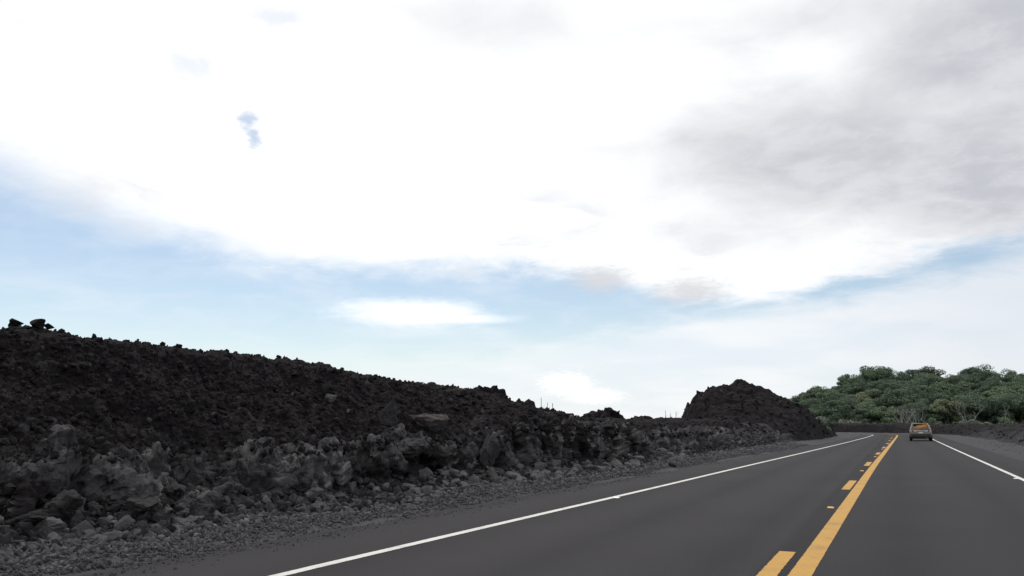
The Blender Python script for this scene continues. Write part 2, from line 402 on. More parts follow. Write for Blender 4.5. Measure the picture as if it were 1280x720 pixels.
def left_bank():
    # spacing along the road follows the distance from which it is seen
    ys = [-10.0]
    while ys[-1] < 74: ys.append(ys[-1]+max(.02, min(.30, .00105*(81+max(ys[-1], 0)**2)/9*1.25)) if ys[-1] > 3 else ys[-1]+.08)
    ys = np.array(ys); nu = len(ys)
    tt = np.concatenate([np.linspace(0, .62, 250, endpoint=False), np.linspace(.62, .8, 60, endpoint=False), np.linspace(.8, 1, 30)]); nv = len(tt)
    xf = np.interp(ys, FOOT[:, 1][:170], FOOT[:, 0][:170])
    zc = np.interp(ys, [-10, 4, 8.3, 11.2, 17, 22.3, 26, 30, 40, 48, 58, 66, 72, 74], [3.25, 3.22, 3.06, 2.99, 2.76, 2.44, 1.98, 1.58, 1.58, 1.68, 1.70, 1.4, .5, -.2])
    zw = np.interp(ys, [-10, 8, 12, 17, 19.5, 24, 30, 40, 50, 62, 74], [.62, .62, .72, .80, 1.35, 1.25, .9, .85, .85, .6, .0])
    wob = fbm(np.stack([ys*.33, ys*0, ys*0], 1), 3, 31)*.42
    # control polygon of the section: (setback from the foot, height)
    prof_s = np.stack([xf*0-.45, xf*0+.0, xf*0+.62, xf*0+.78+wob*.25, 1.02+wob*.7, 1.75+wob, np.interp(ys, [0, 20, 40, 60], [4.3, 3.6, 3.2, 3.0]), np.interp(ys, [0, 20, 40, 60], [7.0, 6.2, 5.6, 5.0]), xf*0+22], 1)
    prof_z = np.stack([xf*0-.12, xf*0+.02, xf*0+.30, .26+zw*.50, zw*1.04+.04, np.minimum(zw*1.12+.16, zc*.95), np.minimum(zc*.90, zc-.1), zc, zc-1.1], 1)
    kt = np.array([0, .06, .16, .26, .38, .46, .66, .80, 1.0])
    S = np.stack([np.interp(tt, kt, prof_s[i]) for i in range(nu)]); Zz = np.stack([np.interp(tt, kt, prof_z[i]) for i in range(nu)])
    V = np.stack([(xf[:, None]-S), np.repeat(ys[:, None], nv, 1), Zz], 2).reshape(-1, 3)
    N = grid_normals(V, nu, nv); N *= np.sign(N[:, :1]*1+N[:, 2:]*1+1e-9)
    T = np.tile(tt, nu)
    n_big = fbm(V*.45, 3, 77)
    wall = sstep(.12, .20, T)*(1-sstep(.38, .48, T+n_big*.07))
    clk = sstep(.36, .46, T+n_big*.07)
    ed = sstep(0, .05, T)*(1-sstep(.93, 1, T))
    st = np.array([1, 1.25, .50])                            # blocks stand taller than wide
    b1, r1, g1 = softblocks(V*st+fbm(V*1.1, 2, 4)[:, None]*.12, .85, 21, 1.0, 15)
    V = V+N*(ed*(wall*.38*b1+clk*.16*fbm(V*.8, 3, 41)))[:, None]; N = grid_normals(V, nu, nv)
    N *= np.sign(N[:, :1]+N[:, 2:]+1e-9)
    b2, r2, g2 = softblocks(V*st+fbm(V*3, 2, 6)[:, None]*.05, .30, 22, 1.2, 16)
    l1, q1 = lumps(V, .5, 24)
    V = V+N*(ed*(wall*.17*b2+clk*.13*l1))[:, None]; N = grid_normals(V, nu, nv)
    N *= np.sign(N[:, :1]+N[:, 2:]+1e-9)
    b3, r3, g3 = softblocks(V, .14, 23, 1.1, 20)
    l2, q2 = lumps(V, .17, 25); l3, q3 = lumps(V, .07, 26)
    V = V+N*(ed*(wall*.055*b3+clk*(.075*l2+.05*l3)+(1-wall)*(1-clk)*(.05*b3+.04*l3))+.012*fbm(V*18, 2, 8))[:, None]
    patch = fbm(V*.9, 3, 91)
    # the dense grey core shows in the cut, patchily, more from a few metres on
    corezone = np.interp(V[:, 1], [0, 6, 7.5, 11, 15, 22, 30, 70], [.05, .12, .6, .75, .4, .6, .8, .95])
    rock = wall*sstep(-.35, .45, patch+(corezone-.5)*1.5+(r1-.5)*.7)*(.5+.6*r2)+(1-wall)*(1-clk)*.7+clk*sstep(.93, .99, q2)*.35
    cell = np.where(wall > .5, r2*.7+r3*.3, q2*.5+q3*.5)
    crust_edge_light = wall*np.clip(.7*g1+.6*g2, 0, 1)*sstep(-.1, .6, fbm(V*1.7, 3, 95)+(corezone-.35)*.9)*sstep(-.3, .5, fbm(V*9, 2, 96))
    return finish_bank('lava_bank', V, nu, nv, rock, cell, False, crust_edge_light)
left_bank()

def mound():
    xs = np.arange(-48, -4.0, .13); ys = np.concatenate([np.arange(54, 104, .16), np.arange(104, 132, .4)])
    nu, nv = len(xs), len(ys)
    X, Y = np.meshgrid(xs, ys, indexing='ij'); V = np.stack([X.ravel(), Y.ravel(), np.zeros(X.size)], 1)
    x, y = V[:, 0], V[:, 1]
    cx, cy = -13.7, 80.0
    dy = y-cy; dx = x-(cx+.05*np.clip(dy, -8, 30))
    r = np.hypot(np.where(dx > 0, dx/10.6, dx/8.6), np.where(dy > 0, dy/24, dy/17))
    ang = np.arctan2(dy, dx)
    wob = fbm(np.stack([np.cos(ang)*1.6, np.sin(ang)*1.6, r*.6], 1), 3, 12)*.07
    h = 5.95*np.clip(1-(r+wob), 0, 1)
    eL = np.hypot(np.minimum(dx, 0)/5.6, np.where(dy > 0, dy/16, dy/12))+wob
    hl = (5.7-.36*np.abs(dx))*(1-np.clip(eL, 0, 1)**5)
    ridge = 5.75-.10*np.abs(dy)+.35*fbm(V*.45, 3, 14)
    k = sstep(-2.6, .6, dx); h = (1-k)*np.minimum(hl, ridge)+k*np.minimum(h, ridge)
    crag = sstep(-6.2, -4.6, dx)*(1-sstep(-3.2, -1.8, dx))*sstep(9, 3, np.abs(dy))
    h = h+crag*.35*np.maximum(fbm(V*.9, 2, 19), -.3)
    tail = 2.6*np.clip(1-np.hypot((x+11.4)/6.4, (y-98)/11)-wob, 0, 1); h = np.maximum(h, tail)
    bench = 1.55*sstep(0, 2.6, np.interp(y, FOOT[:170, 1], FOOT[:170, 0])-x-.25)*(1-sstep(76, 92, y+1.3*fbm(V*.3, 2, 2)))
    h = np.maximum(h, bench)
    plain = .9*sstep(-16, -26, x)*(1-sstep(112, 130, y)); h = np.maximum(h, plain)
    clear = sstep(-.5, .7, np.interp(y, FOOT[:, 1][:185], FOOT[:, 0][:185])-x)
    h = h*clear
    l1, q1 = lumps(V*1.0+np.stack([h*0, h*0, h], 1), .9, 33); l2, q2 = lumps(V+np.stack([h*0, h*0, h], 1), .38, 34); b1, r1, c1 = blocks(V+np.stack([h*0, h*0, h], 1), 1.7, 35)
    rough = sstep(.02, .5, h)
    isb = (h <= bench+.02).astype(float)
    h = h+rough*(.20*l1+.20*l2+.10*fbm(V*1.7, 3, 51)+(.22+.3*crag)*b1*sstep(1.0, 3, h))-.22
    V[:, 2] = h
    rock = isb*sstep(-.2, .5, fbm(V*.6, 3, 15))*.55*rough+.25*sstep(.93, .99, q2)
    return finish_bank('lava_mound', V, nu, nv, rock, q2*.5+r1*.5, False)
mound()

def far_berm():
    p, s = resample(EDGE_R, .45); k = (p[:, 1] > 26); p, s = p[k], s[k]
    n = normals2(p); nu = len(p)
    tt = np.linspace(0, 1, 90); nv = len(tt)
    yy = p[:, 1]
    hb = np.interp(s-s[0], [0, 14, 30, 60, 95, 120, 170, 260], [.5, 1.0, 1.25, 1.35, 1.5, 1.75, 1.75, 1.6])
    hb = hb*(1+.30*fbm(np.stack([s*.11, s*0, s*0], 1), 4, 64)); hb = hb*np.interp(s-s[0], [0, 80, 110], [1, 1, .74])
    off = np.interp(s-s[0], [0, 20, 60, 95, 120, 260], [3.6, 2.9, 2.6, 2.2, 1.6, 1.2])
    k2 = np.interp(s-s[0], [0, 70, 100], [1, 1, .4]); ps = np.stack([off, off+.7*k2, off+2.4*k2, off+5*k2, off+9, off+24], 1); pz = np.stack([hb*0-.08, hb*.25, hb*.82, hb, hb*.9, hb*0-.2], 1)
    kt = np.array([0, .15, .4, .6, .75, 1])
    S = np.stack([np.interp(tt, kt, ps[i]) for i in range(nu)]); Zz = np.stack([np.interp(tt, kt, pz[i]) for i in range(nu)])
    xy = p[:, None, :]+n[:, None, :]*S[:, :, None]
    V = np.concatenate([xy, Zz[:, :, None]], 2).reshape(-1, 3); T = np.tile(tt, nu)
    l1, q1 = lumps(V, 1.1, 61); l2, q2 = lumps(V, .4, 62)
    V[:, 2] += sstep(.02, .2, T)*(1-sstep(.9, 1, T))*(.05*l1+.03*l2+.24*fbm(V*.3, 4, 63))
    rock = (.42*(1-sstep(.12, .4, T+.2*fbm(V*.4, 3, 66)))+.08)*(1-np.repeat(sstep(55, 95, s-s[0]), nv))+.05*sstep(0, 1, fbm(V*.25, 3, 67))
    return finish_bank('lava_berm', V, nu, nv, rock, q2, True)
far_berm()

# ------------------------------------------------------------------ rocks
def ico(sub):
    import bmesh
    bm = bmesh.new(); bmesh.ops.create_icosphere(bm, subdivisions=sub, radius=1)
    v = np.array([x.co[:] for x in bm.verts]); f = np.array([[w.index for w in x.verts] for x in bm.faces]); bm.free(); return v, f
I1, I2, I3 = ico(1), ico(2), ico(3)
def rock_shape(seed, base=I3, planes=11, soft=.12, rough=.05, flat=.9):
    r = np.random.default_rng(seed); D, F = base
    n = r.normal(size=(planes, 3)); n /= np.linalg.norm(n, axis=1)[:, None]; d = r.uniform(.62, 1.0, planes)
    k = (D@n.T)/d[None, :]; k = np.maximum(k, 1e-3)
    rr = 1/np.maximum((k**36).sum(1)**(1/36), .70)
    V = D*rr[:, None]
    V *= 1+rough*fbm(D*3+seed, 3, seed)[:, None]
    V[:, 2] *= flat; V[:, 0] *= r.uniform(1.0, 1.35)
    return V, F
def rot3(r, n):
    q = r.normal(size=(n, 4)); q /= np.linalg.norm(q, axis=1)[:, None]; w, x, y, z = q.T
    return np.stack([np.stack([1-2*(y*y+z*z), 2*(x*y-z*w), 2*(x*z+y*w)], 1), np.stack([2*(x*y+z*w), 1-2*(x*x+z*z), 2*(y*z-x*w)], 1), np.stack([2*(x*z-y*w), 2*(y*z+x*w), 1-2*(x*x+y*y)], 1)], 1)
def scatter(name, pts, sizes, protos, mat, rockv, seed, smooth=False):
    """many loose stones nobody could count, as one mesh"""
    r = np.random.default_rng(seed); Vs, Fs, A, C = [], [], [], []; off = 0
    which = r.integers(0, len(protos), len(pts)); Rm = rot3(r, len(pts)); cv = r.random(len(pts))
    for w, (PV, PF) in enumerate(protos):
        idx = np.where(which == w)[0]
        if not len(idx): continue
        v = np.einsum('nij,pj->npi', Rm[idx], PV)*sizes[idx][:, None, None]+pts[idx][:, None, :]
        f = PF[None]+(np.arange(len(idx))*len(PV))[:, None, None]+off
        Vs.append(v.reshape(-1, 3)); Fs.append(f.reshape(-1, 3)); off += len(idx)*len(PV)
        A.append(np.repeat(rockv[idx], len(PV))); C.append(np.repeat(cv[idx], len(PV)))
    o = obj(name, np_mesh(name, np.concatenate(Vs), np.concatenate(Fs), {'rock': np.concatenate(A), 'cell': np.concatenate(C)}, smooth=smooth), mat)
    return tag(o, kind='stuff')
P_SMALL = [rock_shape(100+i, I1, 8, rough=.12) for i in range(6)]
P_MED = [rock_shape(140+i, I2, 10, rough=.09) for i in range(6)]

BANK = SURF[0]; MOUND = SURF[1]; BERM = SURF[2]
bx, by, bzf = proj(BANK)
def pick(px, py, tol=3.0, pts=None):
    """the bank point seen at a photo pixel"""
    if pts is None: X, Y, Zf, P = bx, by, bzf, BANK
    else:
        X, Y, Zf = proj(pts); P = pts
    k = np.where((np.abs(X-px) < tol) & (np.abs(Y-py) < tol) & (Zf > 0))[0]
    if not len(k): return None
    return P[k[np.argmin(Zf[k])]].copy()

# clinker lying on the upper slope and the crest
r = np.random.default_rng(5)
sel = np.where((BANK[:, 2] > .9) & (BANK[:, 1] > 0))[0]
ytop = r.choice(sel, 16000)
tsz = .010+.045*r.random(len(ytop))**4
keep = r.random(len(ytop)) < np.clip(1.2-BANK[ytop, 1]/60, .2, 1)
ytop, tsz = ytop[keep], tsz[keep]*(1+BANK[ytop[keep], 1]/40)
scatter('clinker', BANK[ytop]+np.array([0, 0, .01]), tsz, P_SMALL, M_ROCK, np.where(r.random(len(ytop)) > .975, .9, r.random(len(ytop))*.12), 6)
sel = np.where((MOUND[:, 2] > .5))[0]; k = r.choice(sel, 5000)
scatter('clinker', MOUND[k], .06+.16*r.random(len(k))**2.5, P_SMALL, M_ROCK, np.where(r.random(len(k)) > .985, .7, r.random(len(k))*.1), 8)
sel = np.where((BERM[:, 2] > .25))[0]; k = r.choice(sel, 3000)
scatter('clinker', BERM[k], .03+.10*r.random(len(k))**2.5, P_SMALL, M_ROCK, r.random(len(k))*.25, 9)

# rubble at the foot: countable larger stones are objects, the rest one mass
footx = lambda y: np.interp(y, FOOT[:175, 1], FOOT[:175, 0])
def foot_pts(n, y0, y1, w0, w1, r, bias=1.7):
    y = y0+(y1-y0)*r.random(n)**bias; w = w0+(w1-w0)*np.abs(r.normal(0, .5, n))
    x = footx(y)+.25-w
    z = np.interp(w, [-.8, 0, .3, .75, 1.2, 1.8], [.04, .06, .10, .30, .45, .6])
    return np.stack([x, y, z], 1)
r = np.random.default_rng(15)
n = 9000; pts = foot_pts(n, 2, 62, -.1, 1.05, r, 1.5); sz = .018+.07*r.random(n)**2.6; pts[:, 2] += sz*.15
scatter('rubble', pts, sz, P_MED, M_PEBBLE, .12+.75*r.random(n)**2.0, 16)
n = 36000; y = 2+58*r.random(n)**2.4; tfrac = r.random(n)**1.05
ex = np.interp(y, EDGE_L[:170, 1], EDGE_L[:170, 0])
pts = np.stack([ex-.05+(footx(y)+.2-ex)*tfrac, y, 0*y], 1)
pts[:, 2] = shoulder_z(pts, (ex+.35-pts[:, 0])/(ex+4.35-footx(y)), .16, 70)
sz = .006+.030*r.random(n)**3.5*(0.4+tfrac)*(1+y/30); pts[:, 2] += sz*.35+.004
scatter('pebbles', pts, sz, P_SMALL, M_PEBBLE, .55+.6*r.random(n), 17)
n = 2600; y = 3+50*r.random(n)**1.9; w = np.abs(r.normal(0, .22, n))
ex = np.interp(y, EDGE_L[:170, 1], EDGE_L[:170, 0]); pts = np.stack([ex+w+.25*vnoise(np.stack([y*.6, y*0, y*0], 1), 3), y, w*0+.004], 1); sz = .004+.014*r.random(n)**3
scatter('grit', pts, sz, P_SMALL, M_PEBBLE, .4+.6*r.random(n), 19)
n = 1500; y = 12+70*r.random(n)**1.3; w = .1+3.5*r.random(n)**.6
pts = np.stack([4.2+w, y, .01+.02*w], 1); sz = .008+.03*r.random(n)**3
scatter('pebbles', pts, sz, P_SMALL, M_PEBBLE, .5+.6*r.random(n), 18)

I4 = ico(4)
BOULDERS = []
for i in range(8):
    V, F = rock_shape(260+i, I4, 9, rough=.10)
    b_, r_, c_ = blocks(V+fbm(V*2, 2, i)[:, None]*.1, .55, 270+i, .9); l_, q_ = lumps(V, .22, 280+i)
    V = V*(1+.10*b_+.06*l_+.035*fbm(V*9, 3, i))[:, None]
    BOULDERS.append(np_mesh('boulder', V, F, smooth=False)); BOULDERS[-1].materials.append(M_STONE)
STONES = []
for i in range(8):
    V, F = rock_shape(200+i, I3, 9, rough=.06); STONES.append(np_mesh('lava_rock', V, F, smooth=False)); STONES[-1].materials.append(M_STONE)
def stone(loc, size, rot, label, group=None, mesh=None, name='lava_rock', mat=None, cat='rock'):
    me = mesh if mesh is not None else random.choice(STONES)
    if mat is not None:
        me = me.copy(); me.materials.clear(); me.materials.append(mat)
    o = bpy.data.objects.new(name, me); o.location = [float(c) for c in loc]; o.scale = size if hasattr(size, '__len__') else (size,)*3
    o.rotation_euler = rot; link(o); tag(o, label, cat, group); return o
r = np.random.default_rng(25)
n = 285; pts = foot_pts(n, 4.5, 34, .0, 1.25, r, 1.25); sz = .042+.085*r.random(n)**2.2; sz *= (1+pts[:, 1]/50)*np.interp(pts[:, 1], [5, 14], [.72, 1])
for i in range(n):
    stone(pts[i]+np.array([0, 0, sz[i]*.25]), (sz[i], sz[i]*r.uniform(.7, 1), sz[i]*r.uniform(.75, 1.1)), tuple(r.uniform(-.5, .5, 2))+(r.uniform(0, 6.3),),
          'angular grey lava rock among the loose rubble at the foot of the roadside bank', 'rubble rocks along the foot of the bank')

# single rocks one can point to: pixel, size (m), squash, label
def seat(px, py, sz, sc, label, mat=None, mesh=0, rz=0., tilt=0., lift=.3, tol=4, pts=None, name='boulder'):
    p = pick(px, py, tol, pts)
    if p is None: p = gnd(px, py)
    return stone(p+np.array([0, 0, sz*lift]), (sz*sc[0], sz*sc[1], sz*sc[2]), (tilt, 0, rz), label, None, BOULDERS[mesh], name, mat, 'boulder' if sz > .2 else 'rock')
seat(78, 634, .165, (1.0, .9, 1.0), 'big rounded dark boulder at the bank foot above two flat stones', M_BLOCK, 1, .5)
seat(50, 648, .15, (1.5, 1, .55), 'upper flat grey slab stone leaning by the big rounded boulder', M_BLOCK, 2, 1.2)
seat(62, 664, .14, (1.3, 1, .9), 'squarish grey stone directly under the flat slab stone', None, 3, .6)
seat(176, 632, .13, (1.7, 1, .7), 'long low ledge of grey rock sticking out above the rubble', M_BLOCK, 4, 1.9)
seat(253, 642, .14, (1.1, .9, 1.1), 'pale blocky stone standing taller than the rubble round it', M_BLOCK, 5, .3)
seat(268, 628, .17, (1, .8, 1), 'pointed grey boulder leaning back on the cut bank', M_BLOCK, 0, 2.3)
seat(490, 528, .27, (.8, .8, 1.35), 'tall dark block with a pale upright edge set high in the bank', M_BLOCK, 6, .4)
seat(540, 531, .30, (1.1, .8, .95), 'pinkish grey boulder jutting from the middle of the bank', M_PINK, 7, .9, .25)
seat(524, 560, .26, (1.3, .9, .7), 'flat grey boulder directly below the pinkish boulder', M_BLOCK, 2, 1.3)
seat(612, 570, .28, (.7, .7, 1.5), 'rounded grey boulder with a pale curved rim in the cut face', M_BLOCK, 1, .2)
seat(577, 489, .13, (1.4, 1, .7), 'pale stone lying alone near the bank crest', M_PINK, 3, .2)
seat(541, 617, .15, (1.5, 1, .8), 'pale oblong stone at the rubble edge beside the gravel', None, 4, .1, lift=.15)
seat(415, 497, .11, (1, 1, 1), 'small pale round stone on the upper bank slope', None, 5, .1)
seat(764, 531, .17, (1.4, 1, .9), 'pale slab resting on the low bank below the dark outcrop', M_BLOCK, 6, .2)
p = gnd(612, 613); stone(p+np.array([0, 0, .05]), (.085, .08, .09), (.2, 0, .4), 'lone reddish black stone at the rubble edge on the gravel shoulder', None, STONES[0], 'boulder', M_DARKSTONE, 'rock')
p = gnd(841, 585); stone(p+np.array([0, 0, .07]), (.14, .11, .11), (0, .2, 1.4), 'lone black stone on the gravel near the asphalt edge', None, STONES[2], 'boulder', M_DARKSTONE, 'rock')
for (px, py, sz, lab) in ((13, 402, .061, 'leftmost black rock perched on the bank skyline'), (23, 401, .072, 'black rock touching the leftmost skyline rock'),
                          (46, 405, .108, 'largest black rock perched on the bank skyline'), (62, 408, .065, 'flat topped black rock just right of the largest skyline rock')):
    X, Y, Zf = bx, by, bzf
    k = np.where(np.abs(X-px) < 4)[0]; k = k[Zf[k] > 0]; j = k[np.argmin(Y[k])]
    stone(BANK[j]+np.array([0, 0, sz*.55]), (sz*1.1, sz, sz), (random.uniform(-.3, .3), .2, random.uniform(0, 6)), lab, None, random.choice(STONES), 'boulder', M_DARKSTONE, 'rock')

# craggy outcrops standing behind the bank crest
def outcrop(x0, x1, ytop, Y, label, seed, depth=3.0):
    a, b = at(x0, ytop, Y=Y), at(x1, ytop, Y=Y); w = np.linalg.norm(b-a); c = (a+b)/2
    V, F = ico(5)
    V = V*np.array([w/2, depth/2, 1.0]); base = c[2]-1.6
    sgn = np.sign(V[:, 2]); V[:, 2] = sgn*np.abs(V[:, 2])**.55
    V[:, 2] = V[:, 2]*1.5
    N = V/np.linalg.norm(V, axis=1)[:, None]
    W = V+c
    b1, r1, _ = blocks(W, .8, seed); b2, r2, _ = blocks(W, .28, seed+1); l, q = lumps(W, .14, seed+2)
    V = V+N*(.30*b1+.12*b2+.05*l+.2*fbm(W*.7, 3, seed))[:, None]
    V[:, 2] += 1.6-np.percentile(V[:, 2], 99.5)
    rz = math.atan2(b[1]-a[1], b[0]-a[0]); o = obj('lava_outcrop', np_mesh('lava_outcrop', V, F, {'rock': np.zeros(len(V)), 'cell': r2}), M_ROCK)
    o.location = (c[0], c[1], base); tag(o, label, 'rock outcrop')
outcrop(572, 627, 483.5, 26.5, 'square shouldered black lava outcrop at the high end of the bank crest', 310, 2.5)
outcrop(618, 668, 499, 29.5, 'sloping black lava outcrop stepping down beside the square shouldered one', 320, 2.5)
outcrop(688, 724, 516, 42, 'small black lava lump just right of the thin dead trunks', 330)
outcrop(724, 786, 512, 46, 'rounded black lava hump on the skyline midway to the mound', 340, 4)
outcrop(780, 850, 520, 56, 'long low black lava ridge between the hump and the mound', 350, 4)

# ------------------------------------------------------------------ thin dead trunks behind the bank
def branch(mb, p, d, L, r, depth, rs, spread=.5, up=.25, n=5):
    pts = [p]; rr = [r]; q = Vector(p); dd = Vector(d).normalized()
    for i in range(3):
        dd = (dd+Vector(rs.normal(0, .12, 3))+Vector((0, 0, up*.25))).normalized(); q = q+dd*L/3; pts.append(tuple(q)); rr.append(r*(1-.14*(i+1)))
    mb.tube(pts, rr, n)
    if depth > 0:
        for k in range(rs.integers(2, 4)):
            v = (dd+Vector(rs.normal(0, spread, 3))+Vector((0, 0, up))).normalized()
            branch(mb, tuple(q), tuple(v), L*rs.uniform(.6, .85), r*.6, depth-1, rs, spread, up, n)
rs = np.random.default_rng(3)
for (px, ptop, Y, lab) in ((675, 497, 62, 'leftmost thin dead trunk behind the low bank'), (682, 503, 64, 'shortest thin dead trunk between two others behind the bank'), (690, 504, 63, 'thin dead trunk beside the small black lava lump'),
                           (832, 513, 85, 'faint bare pole trunk left of the dark mound'), (838, 516, 87, 'faint short bare trunk beside the mound'), (845, 514, 86, 'bare thin trunk nearest the craggy side of the mound')):
    tp = at(px, ptop, Y=Y); t = empty('dead_tree', (tp[0], tp[1], -.35)); tag(t, lab, 'dead tree')
    h = tp[2]+.35; mb = MB(); lean = rs.normal(0, .02)
    mb.tube([(0, 0, 0), (lean*h*.5, 0, h*.5), (lean*h*.7, 0, h)], [.07, .045, .022], 6); mb.build('trunk', M_DEADWOOD, t)
    mb = MB()
    for k in range(4):
        z = h*rs.uniform(.55, .92); a = rs.uniform(0, 6.3); mb.tube([(lean*z*.8, 0, z), (lean*z+.3*math.cos(a), .3*math.sin(a), z+.3)], [.014, .006], 4)
    mb.build('branch', M_DEADWOOD, t)

# ------------------------------------------------------------------ wooded hill
CAN_PX = [(900, 530), (960, 512), (985, 499), (1010, 486), (1040, 472), (1062, 467), (1090, 460), (1112, 463), (1130, 463), (1150, 460), (1172, 466), (1200, 467), (1220, 461), (1242, 466), (1262, 471), (1280, 470), (1360, 468), (1500, 474), (1600, 500)]
YR = 236.0
cp = np.array([at(x, y, Y=YR) for x, y in CAN_PX])
TREEH = 5.6
def hill_z(x, y):
    top = np.interp(x, cp[:, 0], cp[:, 2]-TREEH); top = np.maximum(top, 0)
    f = sstep(172, YR+4, y)*.25+np.clip((y-172)/(YR-172), 0, 1)*.75
    back = 1-.35*sstep(YR, YR+70, y)
    return top*f*back-.25
hx = np.linspace(-75, 150, 150); hy = np.linspace(166, 330, 110)
X, Y = np.meshgrid(hx, hy, indexing='ij'); V = np.stack([X.ravel(), Y.ravel(), X.ravel()*0], 1)
edge = sstep(-75, -55, V[:, 0])*(1-sstep(130, 150, V[:, 0]))*(1-sstep(300, 330, V[:, 1]))
V[:, 2] = hill_z(V[:, 0], V[:, 1])*edge+(edge-1)*.4+.35*fbm(V*.12, 3, 71)*sstep(166, 176, V[:, 1])
tag(obj('hill', np_mesh('hill', V, grid_faces(len(hx), len(hy), False), smooth=True), M_HILL), kind='structure')

def crown_mesh(seed, rx, h, nclump, per, leaf, flatten=.6, dome=True):
    """leaf-sized faces in clumps spread through an uneven crown"""
    r = np.random.default_rng(seed); vs = []; cl = []
    for c in range(nclump):
        a = r.uniform(0, 6.283); u = math.sqrt(r.random())*.82
        zc = h*(.30+.56*math.sqrt(max(0, 1-u*u))*r.uniform(.45, 1.03)) if dome else h*r.uniform(.2, .9)
        if c % 3 == 2: zc = h*r.uniform(.16, .5); u = r.uniform(.5, .98)
        cc = np.array([rx*u*math.cos(a), rx*u*math.sin(a), zc]); rc = rx*r.uniform(.22, .42); shade = r.random()
        d = r.normal(size=(per, 3)); d /= np.linalg.norm(d, axis=1)[:, None]
        rr = rc*(.55+.5*r.random(per)**.6)
        p = cc+d*rr[:, None]*np.array([1, 1, flatten])
        nrm = d+np.array([0, 0, .55])+r.normal(0, .45, (per, 3)); nrm /= np.linalg.norm(nrm, axis=1)[:, None]
        t1 = np.cross(nrm, r.normal(size=(per, 3))); t1 /= np.linalg.norm(t1, axis=1)[:, None]; t2 = np.cross(nrm, t1)
        L = leaf*(.6+.8*r.random(per))[:, None]; W = L*.55
        vs.append(np.stack([p-t1*L, p-t2*W+nrm*L*.12, p+t1*L, p+t2*W+nrm*L*.12], 1).reshape(-1, 3)); cl.append(np.repeat(np.clip(shade+r.normal(0, .18, per), 0, 1), 4))
    V = np.concatenate(vs); F = np.arange(len(V)).reshape(-1, 4)
    return np_mesh('crown', V, F, {'clump': np.concatenate(cl)})
def trunk_mesh(seed, h, r0, rx):
    rs = np.random.default_rng(seed); mb = MB(); top = (rs.normal(0, .25), rs.normal(0, .25), h*.5)
    mb.tube([(0, 0, -.6), (top[0]*.3, top[1]*.3, h*.25), top], [r0*1.25, r0, r0*.75], 7)
    for k in range(5):
        a = k*1.257+rs.uniform(-.4, .4); e = rx*rs.uniform(.45, .75)
        mb.tube([top, (top[0]+e*.5*math.cos(a), top[1]+e*.5*math.sin(a), h*.66), (top[0]+e*math.cos(a), top[1]+e*math.sin(a), h*rs.uniform(.72, .85))], [r0*.55, r0*.35, r0*.15], 5)
    me = bpy.data.meshes.new('trunk'); me.from_pydata(mb.v, [], mb.f); me.materials.append(M_BARK); return me
PROTO = {}
for kind, mat, specs in (('dark', M_LEAF_DARK, [(3.6, 7.2), (3.2, 6.6), (4.1, 7.6)]), ('mid', M_LEAF_MID, [(3.3, 6.4), (2.9, 5.8), (3.7, 6.6)]), ('pale', M_LEAF_PALE, [(2.6, 4.8), (3.0, 5.4)]), ('grey', M_LEAF_GREY, [(2.7, 5.2), (2.3, 4.6)]), ('shrub', M_LEAF_MID, [(1.7, 2.1), (1.4, 1.7)]), ('greyshrub', M_LEAF_GREY, [(1.5, 1.9), (1.8, 2.2)])):
    L = []
    for i, (rx, h) in enumerate(specs):
        sd = abs(hash(kind)) % 1 + len(kind)*37+i*11+400
        sh = 'shrub' in kind
        c = crown_mesh(sd, rx, h, 15 if sh else 26, 110 if sh else 230, .14 if sh else .18, .7 if sh else .62, not sh); c.materials.append(mat)
        L.append((c, trunk_mesh(sd+5, h, .05 if sh else .17, rx)))
    PROTO[kind] = L
def tree(x, y, z, kind, s, rz, label, group, r, name='tree', cat='tree', variant=None):
    c, t = PROTO[kind][variant if variant is not None else r.integers(0, len(PROTO[kind]))]
    e = empty(name, (float(x), float(y), float(z)), rz); e.scale = (s*r.uniform(.9, 1.12), s*r.uniform(.9, 1.12), s*r.uniform(.88, 1.12))
    link(bpy.data.objects.new('trunk', t), e); link(bpy.data.objects.new('crown', c), e)
    return tag(e, label, cat, group)
r = np.random.default_rng(88)
LAB = {'dark': 'dense dark green tree massed among others on the wooded hill', 'mid': 'rounded mid green tree massed among others on the wooded hill',
       'pale': 'paler yellowish green tree scattered among the dark trees on the wooded hill', 'grey': 'greyish green tree scattered among the dark trees on the wooded hill'}
y = 176.0; row = 0; cnt = 0
while y < YR+8:
    x0, x1 = -.215*y, .185*y; sp = 5.0+.012*(y-176)
    x = x0+(row % 2)*sp/2
    while x < x1:
        xx, yy = x+r.normal(0, .9), y+r.normal(0, .9)
        top = np.interp(xx, cp[:, 0], cp[:, 2])
        if top > 2.2:
            u = r.random(); lef = xx < -8
            kind = ('mid' if u < .55 else 'dark' if u < .78 else 'grey' if u < .9 else 'pale') if lef else ('dark' if u < .50 else 'mid' if u < .80 else 'grey' if u < .91 else 'pale')
            s = r.uniform(.70, 1.08)*(.6 if top < 6 else .9 if lef else 1.0)
            if y > YR-6: s *= r.uniform(.85, 1.12)
            tree(xx, yy, hill_z(xx, yy), kind, s, r.uniform(0, 6.3), LAB[kind], 'trees massed on the wooded hill', r); cnt += 1
        x += sp
    y += 5.2; row += 1
